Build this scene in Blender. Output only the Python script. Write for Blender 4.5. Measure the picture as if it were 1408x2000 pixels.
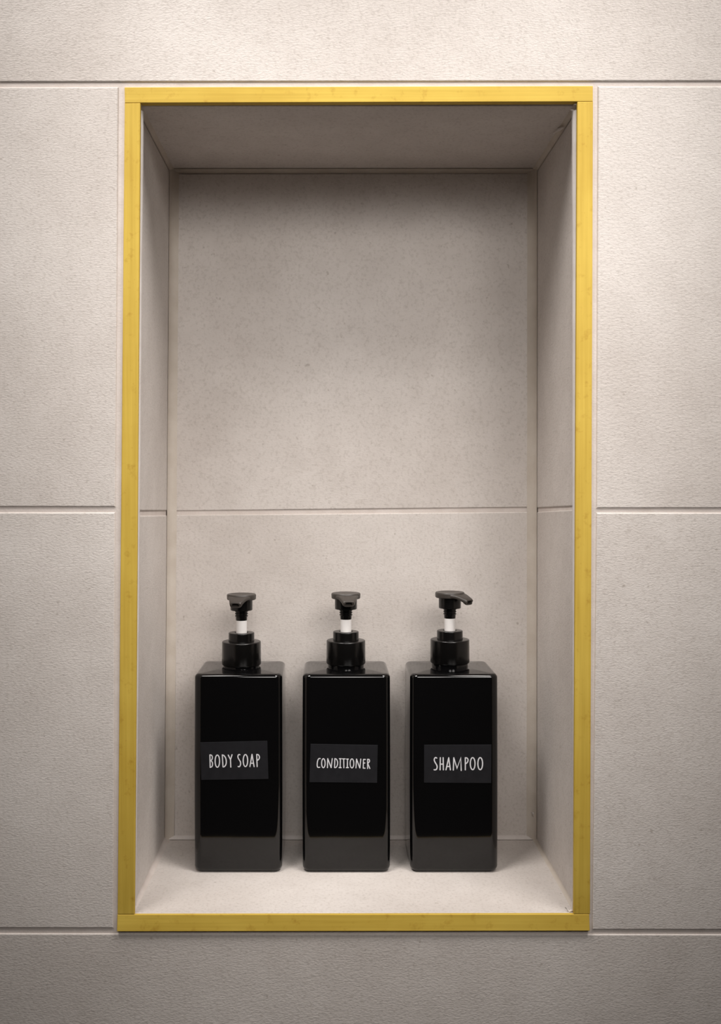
import bpy, bmesh, math, random
from mathutils import Vector, Matrix

random.seed(7)
for o in list(bpy.data.objects):
    bpy.data.objects.remove(o, do_unlink=True)
C = bpy.context.scene.collection
SC = bpy.context.scene

# ------------------------------------------------------------------ camera, world, lamps, exposure
DIST = 0.73            # camera to tiled wall face (wall face is the plane Y = 0, X right, Z up, metres)
FPX = 2000.0           # focal length in pixels of the 1408 x 2000 frame
VX, VY = 650.0, 945.0  # pixel the wall normal points at

cam_d = bpy.data.cameras.new('camera')
cam = bpy.data.objects.new('camera', cam_d)
C.objects.link(cam)
cam.location = (0, -DIST, 0)
cam.rotation_euler = (math.pi / 2, 0, 0)
cam_d.sensor_fit = 'VERTICAL'
cam_d.sensor_height = 36.0
cam_d.lens = 36.0 * FPX / 2000.0
cam_d.shift_x = (704 - VX) / 2000.0
cam_d.shift_y = (VY - 1000) / 2000.0
cam_d.clip_start = 0.01
SC.camera = cam

world = bpy.data.worlds.new('world')
SC.world = world
world.use_nodes = True
wb = world.node_tree.nodes['Background']
wb.inputs['Color'].default_value = (1.0, 0.93, 0.88, 1)
wb.inputs['Strength'].default_value = 0.018


def lamp(name, loc, target, size, power, col, size_y=None):
    d = bpy.data.lights.new(name, 'AREA')
    d.shape = 'DISK'
    d.size = size
    if size_y:
        d.shape = 'RECTANGLE'
        d.size_y = size_y
    d.energy = power
    d.color = col
    o = bpy.data.objects.new(name, d)
    C.objects.link(o)
    o.location = loc
    o.rotation_euler = (Vector(target) - Vector(loc)).to_track_quat('-Z', 'Y').to_euler()
    return o


WARM = (1.0, 0.955, 0.915)


def spot(name, loc, target, angle, radius, power, col):
    d = bpy.data.lights.new(name, 'SPOT')
    d.energy = power
    d.color = col
    d.spot_size = math.radians(angle)
    d.spot_blend = 1.0
    d.shadow_soft_size = radius
    o = bpy.data.objects.new(name, d)
    C.objects.link(o)
    o.location = loc
    o.rotation_euler = (Vector(target) - Vector(loc)).to_track_quat('-Z', 'Y').to_euler()
    return o


# unseen spots, added and fitted for brightness: two close to the wall and two further into the room, all turned towards the niche
AIM = (0.02, 0.10, -0.02)
spot('added_wall_spot', (0.40, -0.30, 0.80), AIM, 55, 0.20, 36.5, WARM)
spot('added_wall_spot', (-0.35, -0.30, 0.80), AIM, 55, 0.20, 36.0, WARM)
spot('added_room_spot', (0.40, -0.90, 0.45), AIM, 40, 0.20, 17.0, WARM)
spot('added_room_spot', (0.03, -0.90, 0.45), AIM, 55, 0.20, 16.0, WARM)

SC.view_settings.view_transform = 'Standard'
SC.view_settings.look = 'None'
SC.view_settings.gamma = 1.0
SC.view_settings.use_curve_mapping = False
SC.view_settings.exposure = 0.0


# ------------------------------------------------------------------ helpers
def W(px, py, Y=0.0):
    """point of the photograph's measurements on the plane at depth Y behind the wall face"""
    k = (DIST + Y) / FPX
    return Vector(((px - VX) * k, Y, (VY - py) * k))


def link(name, bm, mat, parent=None, sharp=35, smooth=True):
    me = bpy.data.meshes.new(name)
    bm.normal_update()
    for e in bm.edges:
        if len(e.link_faces) == 2 and e.calc_face_angle(0) > math.radians(sharp):
            e.smooth = False
    for f in bm.faces:
        f.smooth = smooth
    bm.to_mesh(me)
    bm.free()
    me.materials.append(mat)
    o = bpy.data.objects.new(name, me)
    C.objects.link(o)
    if parent is not None:
        o.parent = parent
    return o


def slab(bm, q, n, th, bev=0.0006):
    """a tile: quad q (front corners), front normal n, thickness th, front edges bevelled"""
    n = Vector(n).normalized()
    f = [bm.verts.new(p) for p in q]
    b = [bm.verts.new(Vector(p) - n * th) for p in q]
    front = bm.faces.new(f)
    bm.faces.new(b[::-1])
    for i in range(4):
        j = (i + 1) % 4
        bm.faces.new((f[i], b[i], b[j], f[j]))
    bmesh.ops.recalc_face_normals(bm, faces=bm.faces[:])
    if bev:
        bmesh.ops.bevel(bm, geom=list(front.edges), offset=bev, segments=2, profile=0.5, affect='EDGES')
    return bm


def lathe(prof, seg=56, closed=True):
    bm = bmesh.new()
    rings = []
    for r, z in prof:
        if r < 1e-6:
            rings.append([bm.verts.new((0, 0, z))])
        else:
            rings.append([bm.verts.new((r * math.cos(2 * math.pi * i / seg), r * math.sin(2 * math.pi * i / seg), z)) for i in range(seg)])
    for a, b in zip(rings, rings[1:]):
        for i in range(seg):
            j = (i + 1) % seg
            if len(a) == 1 and len(b) == 1:
                continue
            if len(a) == 1:
                bm.faces.new((a[0], b[j], b[i]))
            elif len(b) == 1:
                bm.faces.new((a[i], a[j], b[0]))
            else:
                bm.faces.new((a[i], a[j], b[j], b[i]))
    bmesh.ops.recalc_face_normals(bm, faces=bm.faces[:])
    return bm


def arc(cx, cz, r, a0, a1, n=5):
    return [(cx + r * math.cos(math.radians(a0 + (a1 - a0) * i / n)), cz + r * math.sin(math.radians(a0 + (a1 - a0) * i / n))) for i in range(n + 1)]


# ------------------------------------------------------------------ materials
def new_mat(name):
    m = bpy.data.materials.new(name)
    m.use_nodes = True
    nt = m.node_tree
    return m, nt, nt.nodes['Principled BSDF']


def noise(nt, vec, scale, detail=2.0, rough=0.5):
    n = nt.nodes.new('ShaderNodeTexNoise')
    n.inputs['Scale'].default_value = scale
    n.inputs['Detail'].default_value = detail
    n.inputs['Roughness'].default_value = rough
    nt.links.new(vec, n.inputs['Vector'])
    return n.outputs['Fac']


def ramp(nt, fac, p0, c0, p1, c1):
    r = nt.nodes.new('ShaderNodeValToRGB')
    r.color_ramp.elements[0].position = p0
    r.color_ramp.elements[0].color = (*c0, 1)
    r.color_ramp.elements[1].position = p1
    r.color_ramp.elements[1].color = (*c1, 1)
    nt.links.new(fac, r.inputs['Fac'])
    return r.outputs['Color']


def mixc(nt, a, b, fac=1.0, mode='MULTIPLY'):
    m = nt.nodes.new('ShaderNodeMix')
    m.data_type = 'RGBA'
    m.blend_type = mode
    m.inputs['Factor'].default_value = fac
    for s, v in ((m.inputs[6], a), (m.inputs[7], b)):
        if isinstance(v, tuple):
            s.default_value = (*v, 1)
        else:
            nt.links.new(v, s)
    return m.outputs[2]


def objvec(nt, scale=(1, 1, 1), rand=0.0):
    tc = nt.nodes.new('ShaderNodeTexCoord')
    mp = nt.nodes.new('ShaderNodeMapping')
    mp.inputs['Scale'].default_value = scale
    nt.links.new(tc.outputs['Object'], mp.inputs['Vector'])
    if rand:
        oi = nt.nodes.new('ShaderNodeObjectInfo')
        mu = nt.nodes.new('ShaderNodeMath')
        mu.operation = 'MULTIPLY'
        mu.inputs[1].default_value = rand
        nt.links.new(oi.outputs['Random'], mu.inputs[0])
        nt.links.new(mu.outputs[0], mp.inputs['Location'])
    return mp.outputs['Vector']


def bump(nt, bsdf, h, strength, dist):
    b = nt.nodes.new('ShaderNodeBump')
    b.inputs['Strength'].default_value = strength
    b.inputs['Distance'].default_value = dist
    nt.links.new(h, b.inputs['Height'])
    nt.links.new(b.outputs['Normal'], bsdf.inputs['Normal'])


def tile_mat(name, relief):
    m, nt, b = new_mat(name)
    v = objvec(nt, (1, 1, 1), 9.0)
    col = (0.72, 0.668, 0.630)
    c = ramp(nt, noise(nt, v, 7.0, 3.0, 0.55), 0.30, (0.86, 0.845, 0.835), 0.70, (1.0, 1.0, 1.0))
    c2 = ramp(nt, noise(nt, v, 45.0, 4.0, 0.6), 0.30, (0.93, 0.925, 0.92), 0.68, (1.0, 1.0, 1.0))
    c3 = ramp(nt, noise(nt, v, 420.0, 3.0, 0.6), 0.30, (0.86, 0.85, 0.84), 0.50, (1.0, 1.0, 1.0))
    c4 = ramp(nt, noise(nt, v, 230.0, 1.0, 0.5), 0.17, (0.74, 0.72, 0.70), 0.26, (1.0, 1.0, 1.0))
    c = mixc(nt, mixc(nt, mixc(nt, mixc(nt, col, c), c2), c3), c4)
    nt.links.new(c, b.inputs['Base Color'])
    b.inputs['Roughness'].default_value = 0.58
    b.inputs['Specular IOR Level'].default_value = 0.35
    vb = objvec(nt, (1, 1, 2.1), 9.0)
    h = noise(nt, vb, 430.0, 3.0, 0.6)
    bump(nt, b, h, relief, 0.0012)
    return m


def grout_mat(name, col):
    m, nt, b = new_mat(name)
    v = objvec(nt)
    c = ramp(nt, noise(nt, v, 60.0, 4.0), 0.3, (0.88, 0.86, 0.84), 0.7, (1, 1, 1))
    nt.links.new(mixc(nt, col, c), b.inputs['Base Color'])
    b.inputs['Roughness'].default_value = 0.8
    bump(nt, b, noise(nt, v, 700.0, 2.0), 0.25, 0.0006)
    return m


M_TILE = tile_mat('stone_tile', 0.28)
M_TILE_IN = tile_mat('stone_tile_smooth', 0.20)
M_GROUT = grout_mat('grout', (0.70, 0.63, 0.59))
M_BEAD = grout_mat('corner_sealant', (0.62, 0.555, 0.485))
M_FILLET = grout_mat('pale_grout', (0.76, 0.71, 0.68))

# brass, brushed along the bar
def brass_mat(name, grain):
    m, nt, b = new_mat(name)
    v = objvec(nt)
    c = ramp(nt, noise(nt, v, 14.0, 4.0, 0.6), 0.35, (0.90, 0.86, 0.74), 0.65, (1, 1, 1))
    c2 = ramp(nt, noise(nt, v, 110.0, 4.0, 0.65), 0.27, (0.82, 0.74, 0.62), 0.43, (1, 1, 1))
    g = noise(nt, objvec(nt, grain), 1.0, 3.0, 0.6)
    c3 = ramp(nt, g, 0.30, (0.86, 0.83, 0.74), 0.66, (1, 1, 1))
    nt.links.new(mixc(nt, mixc(nt, mixc(nt, (0.685, 0.485, 0.082), c), c2), c3), b.inputs['Base Color'])
    b.inputs['Metallic'].default_value = 0.12
    b.inputs['Roughness'].default_value = 0.66
    b.inputs['Specular IOR Level'].default_value = 0.35
    bump(nt, b, g, 0.05, 0.0003)
    return m


M_BRASS_V = brass_mat('brushed_brass_upright', (420, 420, 9))
M_BRASS_H = brass_mat('brushed_brass_rail', (9, 420, 420))

# plastics
M_BODY, nt, b = new_mat('glossy_black_plastic')
b.inputs['Base Color'].default_value = (0.0025, 0.0024, 0.0026, 1)
b.inputs['Roughness'].default_value = 0.07
b.inputs['IOR'].default_value = 1.5
bump(nt, b, noise(nt, objvec(nt), 38.0, 1.0), 0.10, 0.0012)

M_CAP, nt, b = new_mat('satin_black_plastic')
b.inputs['Base Color'].default_value = (0.0035, 0.0032, 0.003, 1)
b.inputs['Roughness'].default_value = 0.24
bump(nt, b, noise(nt, objvec(nt), 900.0, 1.0), 0.05, 0.0003)

M_HEAD, nt, b = new_mat('matte_black_plastic')
b.inputs['Base Color'].default_value = (0.045, 0.038, 0.033, 1)
b.inputs['Roughness'].default_value = 0.42
bump(nt, b, noise(nt, objvec(nt), 900.0, 1.0), 0.05, 0.0003)

M_WHITE, nt, b = new_mat('white_plastic')
c = ramp(nt, noise(nt, objvec(nt), 90.0, 2.0), 0.3, (0.84, 0.81, 0.79), 0.7, (0.88, 0.85, 0.83))
nt.links.new(c, b.inputs['Base Color'])
b.inputs['Roughness'].default_value = 0.35

M_LABEL, nt, b = new_mat('matte_charcoal_vinyl')
c = ramp(nt, noise(nt, objvec(nt), 160.0, 3.0), 0.3, (0.0075, 0.0075, 0.0095), 0.7, (0.011, 0.011, 0.0135))
nt.links.new(c, b.inputs['Base Color'])
b.inputs['Roughness'].default_value = 0.62
b.inputs['Specular IOR Level'].default_value = 0.2

M_INK, nt, b = new_mat('white_print')
c = ramp(nt, noise(nt, objvec(nt), 600.0, 2.0), 0.3, (0.62, 0.62, 0.65), 0.7, (0.72, 0.72, 0.75))
nt.links.new(c, b.inputs['Base Color'])
b.inputs['Roughness'].default_value = 0.6

# ------------------------------------------------------------------ the wall with its niche
D = 0.155                                   # niche depth
ZC, ZF = 0.2714, -0.3066                    # niche ceiling and floor (finished surfaces)
XLt, XLb = -0.1400, -0.1442                 # left cheek at top / bottom
XRt, XRb = 0.1752, 0.1746                   # right cheek at top / bottom
REC = 0.0010                                # how far the joints sit behind the tiles
WX0, WX1, WZ0, WZ1 = -1.05, 1.05, -0.93, 1.30


def xl(z): return XLb + (XLt - XLb) * (z - ZF) / (ZC - ZF)
def xr(z): return XRb + (XRt - XRb) * (z - ZF) / (ZC - ZF)


bm = bmesh.new()
r = REC
outer = [(WX0, WZ0), (WX1, WZ0), (WX1, WZ1), (WX0, WZ1)]
hole = [(XLb - r, ZF - r), (XRb + r, ZF - r), (XRt + r, ZC + r), (XLt - r, ZC + r)]
vo = [bm.verts.new((x, r, z)) for x, z in outer]
vh = [bm.verts.new((x, r, z)) for x, z in hole]
vb = [bm.verts.new((x, D + r, z)) for x, z in hole]
vk = [bm.verts.new((x, 0.26, z)) for x, z in outer]
for i in range(4):
    j = (i + 1) % 4
    bm.faces.new((vo[i], vo[j], vh[j], vh[i]))
    bm.faces.new((vh[i], vh[j], vb[j], vb[i]))
    bm.faces.new((vo[j], vo[i], vk[i], vk[j]))
bm.faces.new(vb)
bm.faces.new(vk[::-1])
bmesh.ops.recalc_face_normals(bm, faces=bm.faces[:])
wall = link('wall_back', bm, M_GROUT, sharp=20, smooth=False)
wall['kind'] = 'structure'
wall['label'] = 'greige stone-look tiled shower wall with a recessed niche'


def tile(q, n, mat=M_TILE, th=0.007, bev=0.0008, name='tile'):
    return link(name, slab(bmesh.new(), q, n, th, bev), mat, wall, smooth=False)


def front_tile(tl, tr, br, bl):
    return tile([W(*tl), W(*tr), W(*br), W(*bl)], (0, -1, 0))


L, R = -2200, 3500       # the courses run on past the frame
# top course, the two courses beside the niche, bottom course
front_tile((L + 1290, -668), (R - 1560, -672), (R - 1560, 157.5), (L + 1290, 161))
front_tile((-1418, 170), (231, 170), (225, 990), (-1418, 989))
front_tile((-1418, 1000.5), (224.5, 1001), (221.5, 1813), (-1418, 1811))
front_tile((1168, 168.5), (2810, 168), (2810, 992), (1165, 992.5))
front_tile((1165, 1001.5), (2810, 1001), (2810, 1817), (1157, 1816))
front_tile((L + 1290, 1822.5), (R - 1560, 1826), (R - 1560, 2650), (L + 1290, 2647))
# courses above and below the frame, and the ends of the long courses
front_tile((L + 1290, -1504), (R - 1560, -1508), (R - 1560, -680), (L + 1290, -676))
front_tile((L + 1290, -2340), (R - 1560, -2344), (R - 1560, -1516), (L + 1290, -1512))
front_tile((L + 1290, 2656), (R - 1560, 2659), (R - 1560, 3484), (L + 1290, 3481))
for y0, y1 in ((-2340, -1512), (-1504, -676), (-668, 161), (1822.5, 2647), (2656, 3481)):
    front_tile((-2200, y0), (-918, y0), (-918, y1), (-2200, y1))
    front_tile((1948, y0), (3500, y0), (3500, y1), (1948, y1))
for y0, y1 in ((170, 989), (1000.5, 1811)):
    front_tile((-2200, y0), (-1426, y0), (-1426, y1), (-2200, y1))
    front_tile((2818, y0), (3500, y0), (3500, y1), (2818, y1))

# niche: back, cheeks, ceiling and floor
tile([W(343, 339, D), W(1033, 338, D), W(1031, 991, D), W(343, 998, D)], (0, -1, 0), M_TILE_IN)
tile([W(343, 1006, D), W(1031, 1000, D), W(1031, 1637, D), W(340, 1640, D)], (0, -1, 0), M_TILE_IN)
YB = D - 0.008
for (x_at, n, a0, a1, b0, b1) in ((xl, (1, 0, 0), -0.0193, -0.0229, -0.0229, -0.0270), (xr, (-1, 0, 0), -0.0158, -0.0184, -0.0206, -0.0241)):
    # a*: joint edges at the front, b*: joint edges at the back
    zt, zb = ZC - 0.003, ZF + 0.0015
    y0 = 0.004
    tile([(x_at(zt), y0, zt), (x_at(zt), YB, zt), (x_at(b0), YB, b0), (x_at(a0), y0, a0)], n, M_TILE_IN)
    tile([(x_at(a1), y0, a1), (x_at(b1), YB, b1), (x_at(zb), YB, zb), (x_at(zb), y0, zb)], n, M_TILE_IN)
tile([(xl(ZC) + 0.002, 0.0057, ZC), (xr(ZC) - 0.002, 0.0057, ZC), (xr(ZC) - 0.002, YB + 0.004, ZC), (xl(ZC) + 0.002, YB + 0.004, ZC)], (0, 0, -1), M_TILE_IN)
tile([(xl(ZF) + 0.0015, 0.001, ZF), (xr(ZF) - 0.0015, 0.001, ZF), (xr(ZF) - 0.0015, YB + 0.005, ZF), (xl(ZF) + 0.0015, YB + 0.005, ZF)], (0, 0, 1), M_TILE_IN)


def bead(name, p0, p1, u, v, r0, r1, mat, parent, seg=6, wob=0.00015):
    """concave fillet in an inner corner from p0 to p1; u, v are the directions of the two surfaces away from the corner"""
    bm = bmesh.new()
    p0, p1, u, v = Vector(p0), Vector(p1), Vector(u), Vector(v)
    n = 24
    rows = []
    for k in range(n + 1):
        t = k / n
        p = p0.lerp(p1, t)
        rr = r0 + (r1 - r0) * t + random.uniform(-wob, wob)
        c = p + (u + v) * rr
        row = [bm.verts.new(p - (u + v) * 0.0015)]
        for i in range(seg + 1):
            a = math.pi / 2 * i / seg
            row.append(bm.verts.new(c - u * rr * math.sin(a) - v * rr * math.cos(a)))
        rows.append(row)
    for a, b in zip(rows, rows[1:]):
        m = len(a)
        for i in range(m):
            j = (i + 1) % m
            bm.faces.new((a[i], a[j], b[j], b[i]))
    bm.faces.new(rows[0])
    bm.faces.new(rows[-1][::-1])
    bmesh.ops.recalc_face_normals(bm, faces=bm.faces[:])
    return link(name, bm, mat, parent, sharp=60)


bead('corner_sealant', (XLt, D, ZC), (XLb, D, ZF), (1, 0, 0), (0, -1, 0), 0.0072, 0.0072, M_BEAD, wall)
bead('corner_sealant', (XRt, D, ZC), (XRb, D, ZF), (-1, 0, 0), (0, -1, 0), 0.0072, 0.0072, M_BEAD, wall)
bead('corner_sealant', (XLt, D, ZC), (XRt, D, ZC), (0, 0, -1), (0, -1, 0), 0.003, 0.003, M_BEAD, wall)
bead('corner_sealant', (XLb, D, ZF), (XRb, D, ZF), (0, 0, 1), (0, -1, 0), 0.0028, 0.0028, M_FILLET, wall)
bead('corner_sealant', (XLb, 0.002, ZF), (XLb, D, ZF), (1, 0, 0), (0, 0, 1), 0.0026, 0.0040, M_GROUT, wall)
bead('corner_sealant', (XRb, 0.002, ZF), (XRb, D, ZF), (-1, 0, 0), (0, 0, 1), 0.0025, 0.0025, M_BEAD, wall)
bead('corner_sealant', (XLt, 0.002, ZC), (XLt, D, ZC), (1, 0, 0), (0, 0, -1), 0.003, 0.003, M_BEAD, wall)
bead('corner_sealant', (XRt, 0.002, ZC), (XRt, D, ZC), (-1, 0, 0), (0, 0, -1), 0.003, 0.003, M_BEAD, wall)


# pale grout ridge behind the brass on both cheeks, tapering downwards
def ridge(x_at, s, w0, w1):
    bm = bmesh.new()
    rows = []
    n = 30
    for k in range(n + 1):
        t = k / n
        z = ZC - 0.004 + (ZF + 0.004 - ZC + 0.004) * t
        w = w0 + (w1 - w0) * t + random.uniform(-0.00012, 0.00012)
        x = x_at(z)
        pts = [(x - s * 0.001, 0.0015), (x + s * w * 0.75, 0.0030), (x + s * w, 0.0055), (x + s * w * 0.4, 0.0095), (x - s * 0.001, 0.0125)]
        rows.append([bm.verts.new((a, y, z)) for a, y in pts])
    for a, b in zip(rows, rows[1:]):
        for i in range(len(a)):
            j = (i + 1) % len(a)
            bm.faces.new((a[i], a[j], b[j], b[i]))
    bm.faces.new(rows[0])
    bm.faces.new(rows[-1][::-1])
    bmesh.ops.recalc_face_normals(bm, faces=bm.faces[:])
    return link('grout_ridge', bm, M_FILLET, wall, sharp=60)


ridge(xl, 1, 0.0042, 0.0030)
ridge(xr, -1, 0.0036, 0.0022)


# small crumbs of dried grout
def crumb(pts, rad, mat=M_FILLET):
    bm = bmesh.new()
    prev = None
    n = len(pts)
    for k, (p, rr) in enumerate(zip(pts, rad)):
        p = Vector(p)
        d = (Vector(pts[min(k + 1, n - 1)]) - Vector(pts[max(k - 1, 0)])).normalized()
        a = d.orthogonal().normalized()
        c = d.cross(a)
        ring = [bm.verts.new(p + (a * math.cos(t) + c * math.sin(t)) * rr * random.uniform(0.8, 1.2)) for t in [i * math.pi / 3 for i in range(6)]]
        if prev:
            for i in range(6):
                j = (i + 1) % 6
                bm.faces.new((prev[i], prev[j], ring[j], ring[i]))
        else:
            bm.faces.new(ring[::-1])
        prev = ring
    bm.faces.new(prev)
    bmesh.ops.recalc_face_normals(bm, faces=bm.faces[:])
    return link('grout_crumb', bm, mat, wall)


zc = ZC - 0.0012
crumb([(0.1735, 0.040, zc - .0022), (0.1722, 0.046, zc - .0012), (0.1716, 0.052, zc - .0006), (0.1700, 0.060, zc)], [0.0003, 0.0011, 0.0008, 0.0003])
crumb([(0.1716, 0.049, zc), (0.1706, 0.048, zc)], [0.0008, 0.0002])
crumb([(0.1730, 0.003, zc - .0035), (0.1722, 0.006, zc - .0018), (0.1712, 0.008, zc - .0006)], [0.0003, 0.0007, 0.0003])
crumb([tuple(W(1037, 1587, D - .006)), tuple(W(1041, 1588.5, D - .006)), tuple(W(1042, 1594, D - .005))], [0.0004, 0.0009, 0.0003])
crumb([(0.1728, 0.004, ZF + .011), (0.1722, 0.004, ZF + .006), (0.1716, 0.004, ZF + .001)], [0.0003, 0.0009, 0.0012])
crumb([(0.1716, 0.004, ZF + .001), (0.1690, 0.003, ZF + .0005), (0.1665, 0.004, ZF + .003)], [0.0012, 0.0010, 0.0003])

# ------------------------------------------------------------------ brass frame around the niche
frame = bpy.data.objects.new('niche_frame', None)
C.objects.link(frame)
frame.location = W(690, 1817)
frame['label'] = 'brushed brass frame edging the recessed wall niche'
frame['category'] = 'frame'
PROUD = 0.0006
FR = Vector((frame.location.x, frame.location.y, frame.location.z))


def bar(tl, tr, br, bl, depth, mat, bev=0.00035, lean=0.0):
    q = []
    for i, p in enumerate((tl, tr, br, bl)):
        w = W(*p)
        q.append(Vector((w.x, -PROUD - (lean if i > 1 else 0.0), w.z)) - FR)
    return link('frame_bar', slab(bmesh.new(), q, (0, -1, 0), depth, bev), mat, frame, smooth=False)


bar((243.5, 171.0), (1157.5, 168.3), (1157.5, 198.8), (244, 201.5), 0.0055, M_BRASS_H)          # head
bar((229.5, 1785.8), (1150.5, 1785.0), (1150.5, 1815.6), (229.5, 1817.0), 0.0030, M_BRASS_H, lean=0.0016)    # sill, leaning back a little
bar((243.8, 202.0), (274.5, 201.7), (262.8, 1785.3), (229.8, 1785.3), 0.0028, M_BRASS_V)        # jambs
bar((1127.0, 199.2), (1157.8, 198.9), (1152.0, 1784.6), (1120.0, 1784.6), 0.0028, M_BRASS_V)

# ------------------------------------------------------------------ bottles
BW, BD, BH = 0.0692, 0.0640, 0.1565      # body width, depth, height
YF = 0.0765                              # front face depth behind the wall face


def rrect(w, d, r, n=8):
    pts = []
    hw, hd = w / 2, d / 2
    for cx, cy, a0 in ((hw - r, hd - r, 0), (-hw + r, hd - r, 90), (-hw + r, -hd + r, 180), (hw - r, -hd + r, 270)):
        for i in range(n + 1):
            a = math.radians(a0 + 90 * i / n)
            pts.append((cx + r * math.cos(a), cy + r * math.sin(a)))
    return pts


def body_mesh():
    bm = bmesh.new()
    R0 = 0.0062
    levels = []                                   # (inset, z)
    rb, rt = 0.0048, 0.0034
    levels += [(rb + 0.010, 0.0012), (rb + 0.006, 0.0)]
    for i in range(9):
        a = math.pi / 2 * i / 8
        levels.append((rb - rb * math.sin(a), rb - rb * math.cos(a)))
    for t in (0.2, 0.4, 0.6, 0.8):
        levels.append((0.0, rb + (BH - rt - rb) * t))
    for i in range(9):
        a = math.pi / 2 * i / 8
        levels.append((rt - rt * math.cos(a), BH - rt + rt * math.sin(a)))
    levels += [(rt + 0.004, BH + 0.0003), (rt + 0.010, BH + 0.0008), (rt + 0.0135, BH + 0.0010)]
    rings = []
    for ins, z in levels:
        bulge = 0.0004 * math.sin(math.pi * min(max(z / BH, 0), 1))
        rad = max(R0 - ins * 0.75, 0.0012)
        rings.append([bm.verts.new((x, y, z)) for x, y in rrect(BW - 2 * ins + bulge, BD - 2 * ins + bulge, rad)])
    for a, b in zip(rings, rings[1:]):
        n = len(a)
        for i in range(n):
            j = (i + 1) % n
            bm.faces.new((a[i], a[j], b[j], b[i]))
    bm.faces.new(rings[0][::-1])
    bm.faces.new(rings[-1])
    bmesh.ops.recalc_face_normals(bm, faces=bm.faces[:])
    return bm


def spout_mesh():
    bm = bmesh.new()
    secs = [(1.0, -0.7, -4.4, 10.6), (5.0, -0.6, -4.4, 10.2), (8.5, -0.5, -4.5, 9.0), (11.5, -1.0, -4.9, 7.7), (14.5, -2.0, -5.8, 6.6), (17.5, -3.2, -7.4, 5.6), (19.6, -4.1, -8.9, 4.9), (20.5, -5.0, -9.1, 4.4)]
    rings = []
    for s, zt, zb, hw in secs:
        zc, hh = (zt + zb) / 2, (zt - zb) / 2
        ring = []
        for i in range(20):
            a = 2 * math.pi * i / 20
            ca, sa = math.cos(a), math.sin(a)
            x = hw * math.copysign(abs(ca) ** 0.55, ca)
            z = zc + hh * math.copysign(abs(sa) ** 0.55, sa)
            ring.append(bm.verts.new((x / 1000, -(s + (0.0 if sa > 0 else -0.9 * (s > 18))) / 1000, z / 1000)))
        rings.append(ring)
    # opening: an inner ring set back into the tip
    last = rings[-1]
    c = sum((vv.co for vv in last), Vector()) / len(last)
    for k, dy in ((0.66, 0.0), (0.6, 0.004)):
        rings.append([bm.verts.new(c + (vv.co - c) * k + Vector((0, dy, 0))) for vv in last])
    for a, b in zip(rings, rings[1:]):
        n = len(a)
        for i in range(n):
            j = (i + 1) % n
            bm.faces.new((a[i], a[j], b[j], b[i]))
    bm.faces.new(rings[0][::-1])
    bm.faces.new(rings[-1])
    bmesh.ops.recalc_face_normals(bm, faces=bm.faces[:])
    return bm


# lettering: strokes in the pixels of close-up crops, (origin, scale) and polylines
def ell(cx, cy, rx, ry, n=28):
    return [(cx + rx * math.cos(2 * math.pi * i / n) * (1.0), cy + ry * math.sin(2 * math.pi * i / n)) for i in range(n + 1)]


def crom(p, n=6):
    out = []
    for i in range(len(p) - 1):
        p0, p1, p2, p3 = p[max(i - 1, 0)], p[i], p[i + 1], p[min(i + 2, len(p) - 1)]
        for k in range(n):
            t = k / n
            out.append(tuple(0.5 * (2 * p1[j] + (p2[j] - p0[j]) * t + (2 * p0[j] - 5 * p1[j] + 4 * p2[j] - p3[j]) * t * t + (3 * p1[j] - p0[j] - 3 * p2[j] + p3[j]) * t ** 3) for j in (0, 1)))
    out.append(p[-1])
    return out


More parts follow.
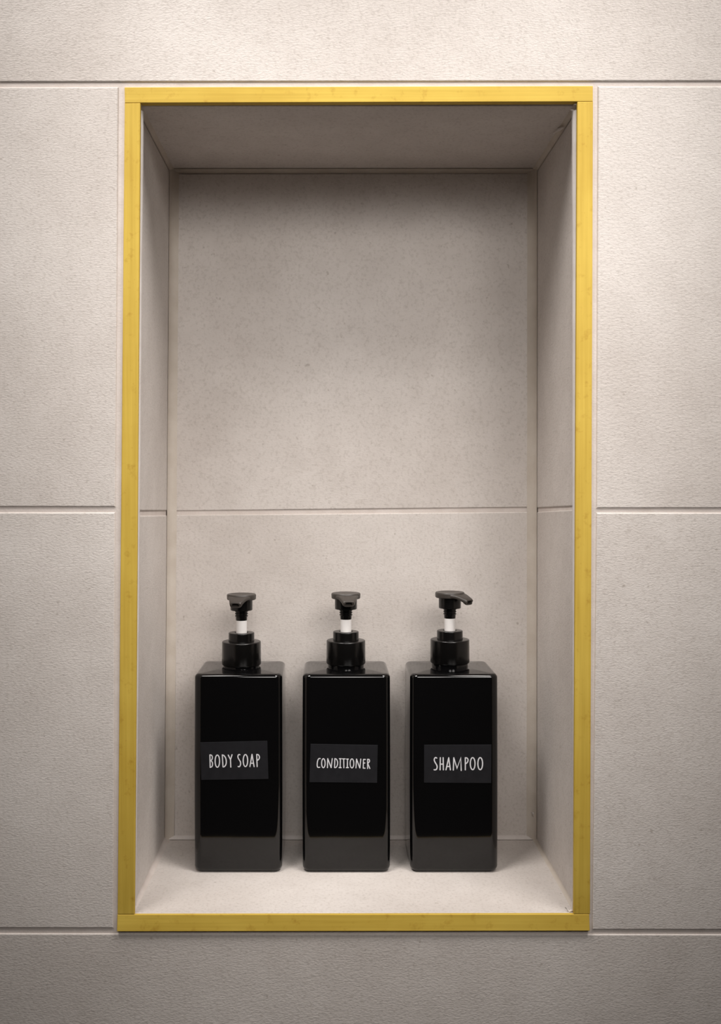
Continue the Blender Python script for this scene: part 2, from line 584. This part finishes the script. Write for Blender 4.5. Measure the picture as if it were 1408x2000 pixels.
S_ = 11.733
WORDS = {
    'BODY SOAP': ((400, 1460), 25, [
        [(118, 165), (125, 450)], crom([(118, 165), (150, 170), (174, 207), (170, 255), (143, 297)]), crom([(143, 297), (173, 335), (178, 385), (165, 430), (125, 450)]),
        ell(289, 307, 51, 140),
        [(402, 165), (418, 438)], crom([(402, 165), (440, 180), (478, 235), (493, 305), (490, 365), (470, 410), (440, 437), (418, 438)]),
        [(538, 168), (590, 272)], [(625, 160), (590, 272), (597, 442)],
        crom([(806, 160), (782, 156), (763, 180), (761, 220), (785, 270), (815, 320), (822, 370), (808, 415), (790, 434), (765, 430)]),
        ell(932, 294, 51, 138),
        [(1083, 152), (1035, 432)], [(1083, 152), (1130, 432)], [(1052, 355), (1115, 355)],
        [(1190, 155), (1200, 432)], crom([(1190, 155), (1225, 160), (1250, 200), (1248, 245), (1226, 275), (1198, 288)])]),
    'CONDITIONER': ((610, 1470), 23, [
        crom([(180, 130), (150, 132), (125, 170), (112, 240), (112, 300), (130, 333), (170, 330)]),
        ell(252, 237, 40, 104),
        [(352, 132), (345, 340)], [(352, 132), (430, 338)], [(455, 132), (432, 338)],
        [(515, 132), (508, 335)], crom([(515, 132), (550, 145), (576, 200), (576, 260), (560, 310), (530, 338), (508, 335)]),
        [(642, 135), (637, 338)], [(618, 134), (662, 134)], [(612, 338), (660, 338)],
        [(690, 137), (752, 137)], [(718, 137), (722, 342)],
        [(805, 142), (800, 338)], [(785, 142), (825, 142)], [(778, 338), (826, 338)],
        ell(907, 241, 42, 104),
        [(1012, 142), (998, 345)], [(1012, 142), (1085, 345)], [(1108, 142), (1088, 345)],
        [(1170, 150), (1165, 350)], [(1170, 150), (1213, 150)], [(1168, 235), (1203, 232)], [(1165, 350), (1206, 350)],
        [(1265, 147), (1265, 358)], crom([(1265, 147), (1296, 150), (1309, 180), (1298, 213), (1266, 240)]), [(1268, 240), (1316, 357)]]),
    'SHAMPOO': ((835, 1470), 27, [
        crom([(208, 120), (185, 107), (160, 125), (151, 165), (170, 215), (205, 275), (217, 325), (205, 370), (180, 388), (148, 387)]),
        [(290, 112), (285, 388)], [(355, 112), (360, 388)], [(285, 258), (358, 258)],
        [(482, 112), (420, 388)], [(482, 112), (520, 388)], [(440, 312), (510, 312)],
        [(598, 112), (588, 393)], [(598, 112), (672, 352), (758, 117), (768, 403)],
        [(862, 112), (862, 388)], crom([(862, 114), (900, 118), (924, 155), (915, 205), (890, 235), (863, 250)]),
        ell(1030, 247, 54, 138), ell(1203, 247, 54, 138)]),
}


def lettering_mesh(word, base):
    org, sw, strokes = WORDS[word]
    bm = bmesh.new()
    k = (DIST + YF) / FPX
    hw = sw / 2 / S_ * k
    y = -BD / 2 - 0.00062

    def P(p):
        w = W(org[0] + p[0] / S_, org[1] + p[1] / S_, YF)
        return Vector((w.x - base.x, y, w.z - base.z))

    for k, st in enumerate(strokes):
        off = Vector((0, -4e-6 * k, 0))              # crossing strokes lie over one another
        ps = [P(p) + off for p in st]
        closed = (ps[0] - ps[-1]).length < 1e-7
        nn = []
        for i in range(len(ps)):
            if closed:
                d = (ps[(i + 1) % (len(ps) - 1)] - ps[(i - 1) % (len(ps) - 1)])
                m = 1.0
            else:
                d0 = (ps[i] - ps[i - 1]).normalized() if i else None
                d1 = (ps[i + 1] - ps[i]).normalized() if i < len(ps) - 1 else None
                d = (d0 or d1) + (d1 or d0)
                m = 1.0 / max(math.sqrt(max((1 + (d0 or d1).dot(d1 or d0)) / 2, 0)), 0.45)
            d.normalize()
            nn.append(Vector((-d.z, 0, d.x)) * hw * m)
        lv = [bm.verts.new(p + n) for p, n in zip(ps, nn)]
        rv = [bm.verts.new(p - n) for p, n in zip(ps, nn)]
        for i in range(len(ps) - 1):
            bm.faces.new((lv[i], rv[i], rv[i + 1], lv[i + 1]))
        if not closed:                                # rounded ends
            for p, n, l, r_, sgn in ((ps[0], nn[0], lv[0], rv[0], 1), (ps[-1], nn[-1], lv[-1], rv[-1], -1)):
                t = Vector((n.z, 0, -n.x)) * -sgn
                cap = [bm.verts.new(p + n * math.cos(a) + t * math.sin(a)) for a in [math.pi * j / 6 for j in range(1, 6)]]
                bm.faces.new([l] + cap + [r_])
    for f in bm.faces:
        f.normal_update()
        if f.normal.y > 0:
            f.normal_flip()
    return bm


def thread_profile():
    p = [(0.0, -0.0105), (0.0046, -0.0105), (0.0047, -0.0170 + 0.0065)]
    p = [(0.0, -0.0215), (0.00450, -0.0215), (0.00465, -0.0212), (0.00475, -0.0190)]
    z = -0.0185
    for i in range(3):
        p += [(0.00485, z), (0.00535, z + 0.0004), (0.00535, z + 0.0010), (0.00485, z + 0.0014)]
        z += 0.0019
    p += [(0.0052, -0.0128), (0.0, -0.0126)]
    return p


def bottle(word, xpx, dz, yaw, label_q, text):
    xw = W(xpx, 1706, YF).x
    base = Vector((xw, YF + BD / 2, ZF))
    root = bpy.data.objects.new('pump_bottle', None)
    C.objects.link(root)
    root.location = base
    root['label'] = text
    root['category'] = 'bottle'
    root['group'] = 'black pump bottles in the niche'
    link('body', body_mesh(), M_BODY, root, sharp=60)
    z0 = BH + 0.0008
    # neck under the collar
    link('neck', lathe([(0.0, z0 - 0.001), (0.0148, z0 - 0.001), (0.0146, z0 + 0.004), (0.0, z0 + 0.004)]), M_BODY, root)
    zc0 = BH + 0.0020 + dz                        # collar bottom
    zc1 = zc0 + 0.0194
    pr = [(0.0, zc0)] + [(0.0150, zc0), (0.0157, zc0 + 0.0005), (0.0160, zc0 + 0.0012)]
    pr += [(0.01585, zc1 - 0.0010)] + arc(0.01495, zc1 - 0.0009, 0.0009, 0, 90, 4) + [(0.0, zc1)]
    link('collar', lathe(pr, 72), M_CAP, root, sharp=50)
    zr = zc1 - 0.0005
    zr1 = zc1 + 0.0071
    pr = [(0.0, zr), (0.0106, zr), (0.0105, zr1 - 0.0006)] + arc(0.0099, zr1 - 0.0006, 0.0006, 0, 90, 3) + [(0.0056, zr1), (0.0054, zr1 - 0.0004), (0.0054, zr1 - 0.004), (0.0, zr1 - 0.004)]
    link('collar_ring', lathe(pr, 64), M_CAP, root, sharp=50)
    ztop = zr1 + 0.0314                           # top of the press plate
    link('pump_stem', lathe([(0.0, zr1 - 0.0035), (0.0045, zr1 - 0.0035), (0.0045, ztop - 0.0212), (0.0, ztop - 0.0212)], 40), M_WHITE, root)
    # pump head: press plate and skirt, with the threaded part and the spout below it
    pr = [(0.0, -0.0045), (0.0113, -0.0045), (0.0118, -0.0040), (0.01195, -0.0012), (0.0118, -0.0005), (0.0113, 0.0), (0.0107, -0.0001), (0.0060, -0.0006), (0.0, -0.0008)]
    head = link('pump_head', lathe(pr, 72), M_HEAD, root, sharp=40)
    head.location = (0, 0, ztop)
    head.rotation_euler = (0, 0, math.radians(yaw))
    link('pump_skirt', lathe([(0.0, -0.0132), (0.0086, -0.0132), (0.0090, -0.0128), (0.0091, -0.0044), (0.0, -0.0044)], 56), M_CAP, head, sharp=40)
    link('threaded_sleeve', lathe(thread_profile(), 40), M_CAP, head, sharp=30)
    link('spout', spout_mesh(), M_HEAD, head, sharp=45)
    # sticker with its print
    q = []
    for p in label_q:
        w = W(p[0], p[1], YF)
        q.append(Vector((w.x - base.x, -BD / 2 - 0.00055, w.z - base.z)))
    st = link('label_sticker', slab(bmesh.new(), q, (0, -1, 0), 0.0004, 0.0001), M_LABEL, root, smooth=False)
    st['label'] = 'matte charcoal sticker with white handwritten capitals'
    link('lettering', lettering_mesh(word, base), M_INK, st, smooth=False)
    return root


bottle('BODY SOAP', 464.5, 0.0, -9, [(391, 1449.6), (522, 1446.8), (524.3, 1521), (393.2, 1523)], 'black square pump bottle with a BODY SOAP label')
bottle('CONDITIONER', 676.5, 0.0009, 6, [(606.5, 1452.7), (737.7, 1455), (736.3, 1528.6), (604.3, 1527.3)], 'black square pump bottle with a CONDITIONER label')
bottle('SHAMPOO', 887.5, 0.0017, 45, [(828.2, 1454.6), (959.5, 1454), (959, 1529), (828, 1528.3)], 'black square pump bottle with a SHAMPOO label, its spout turned aside')
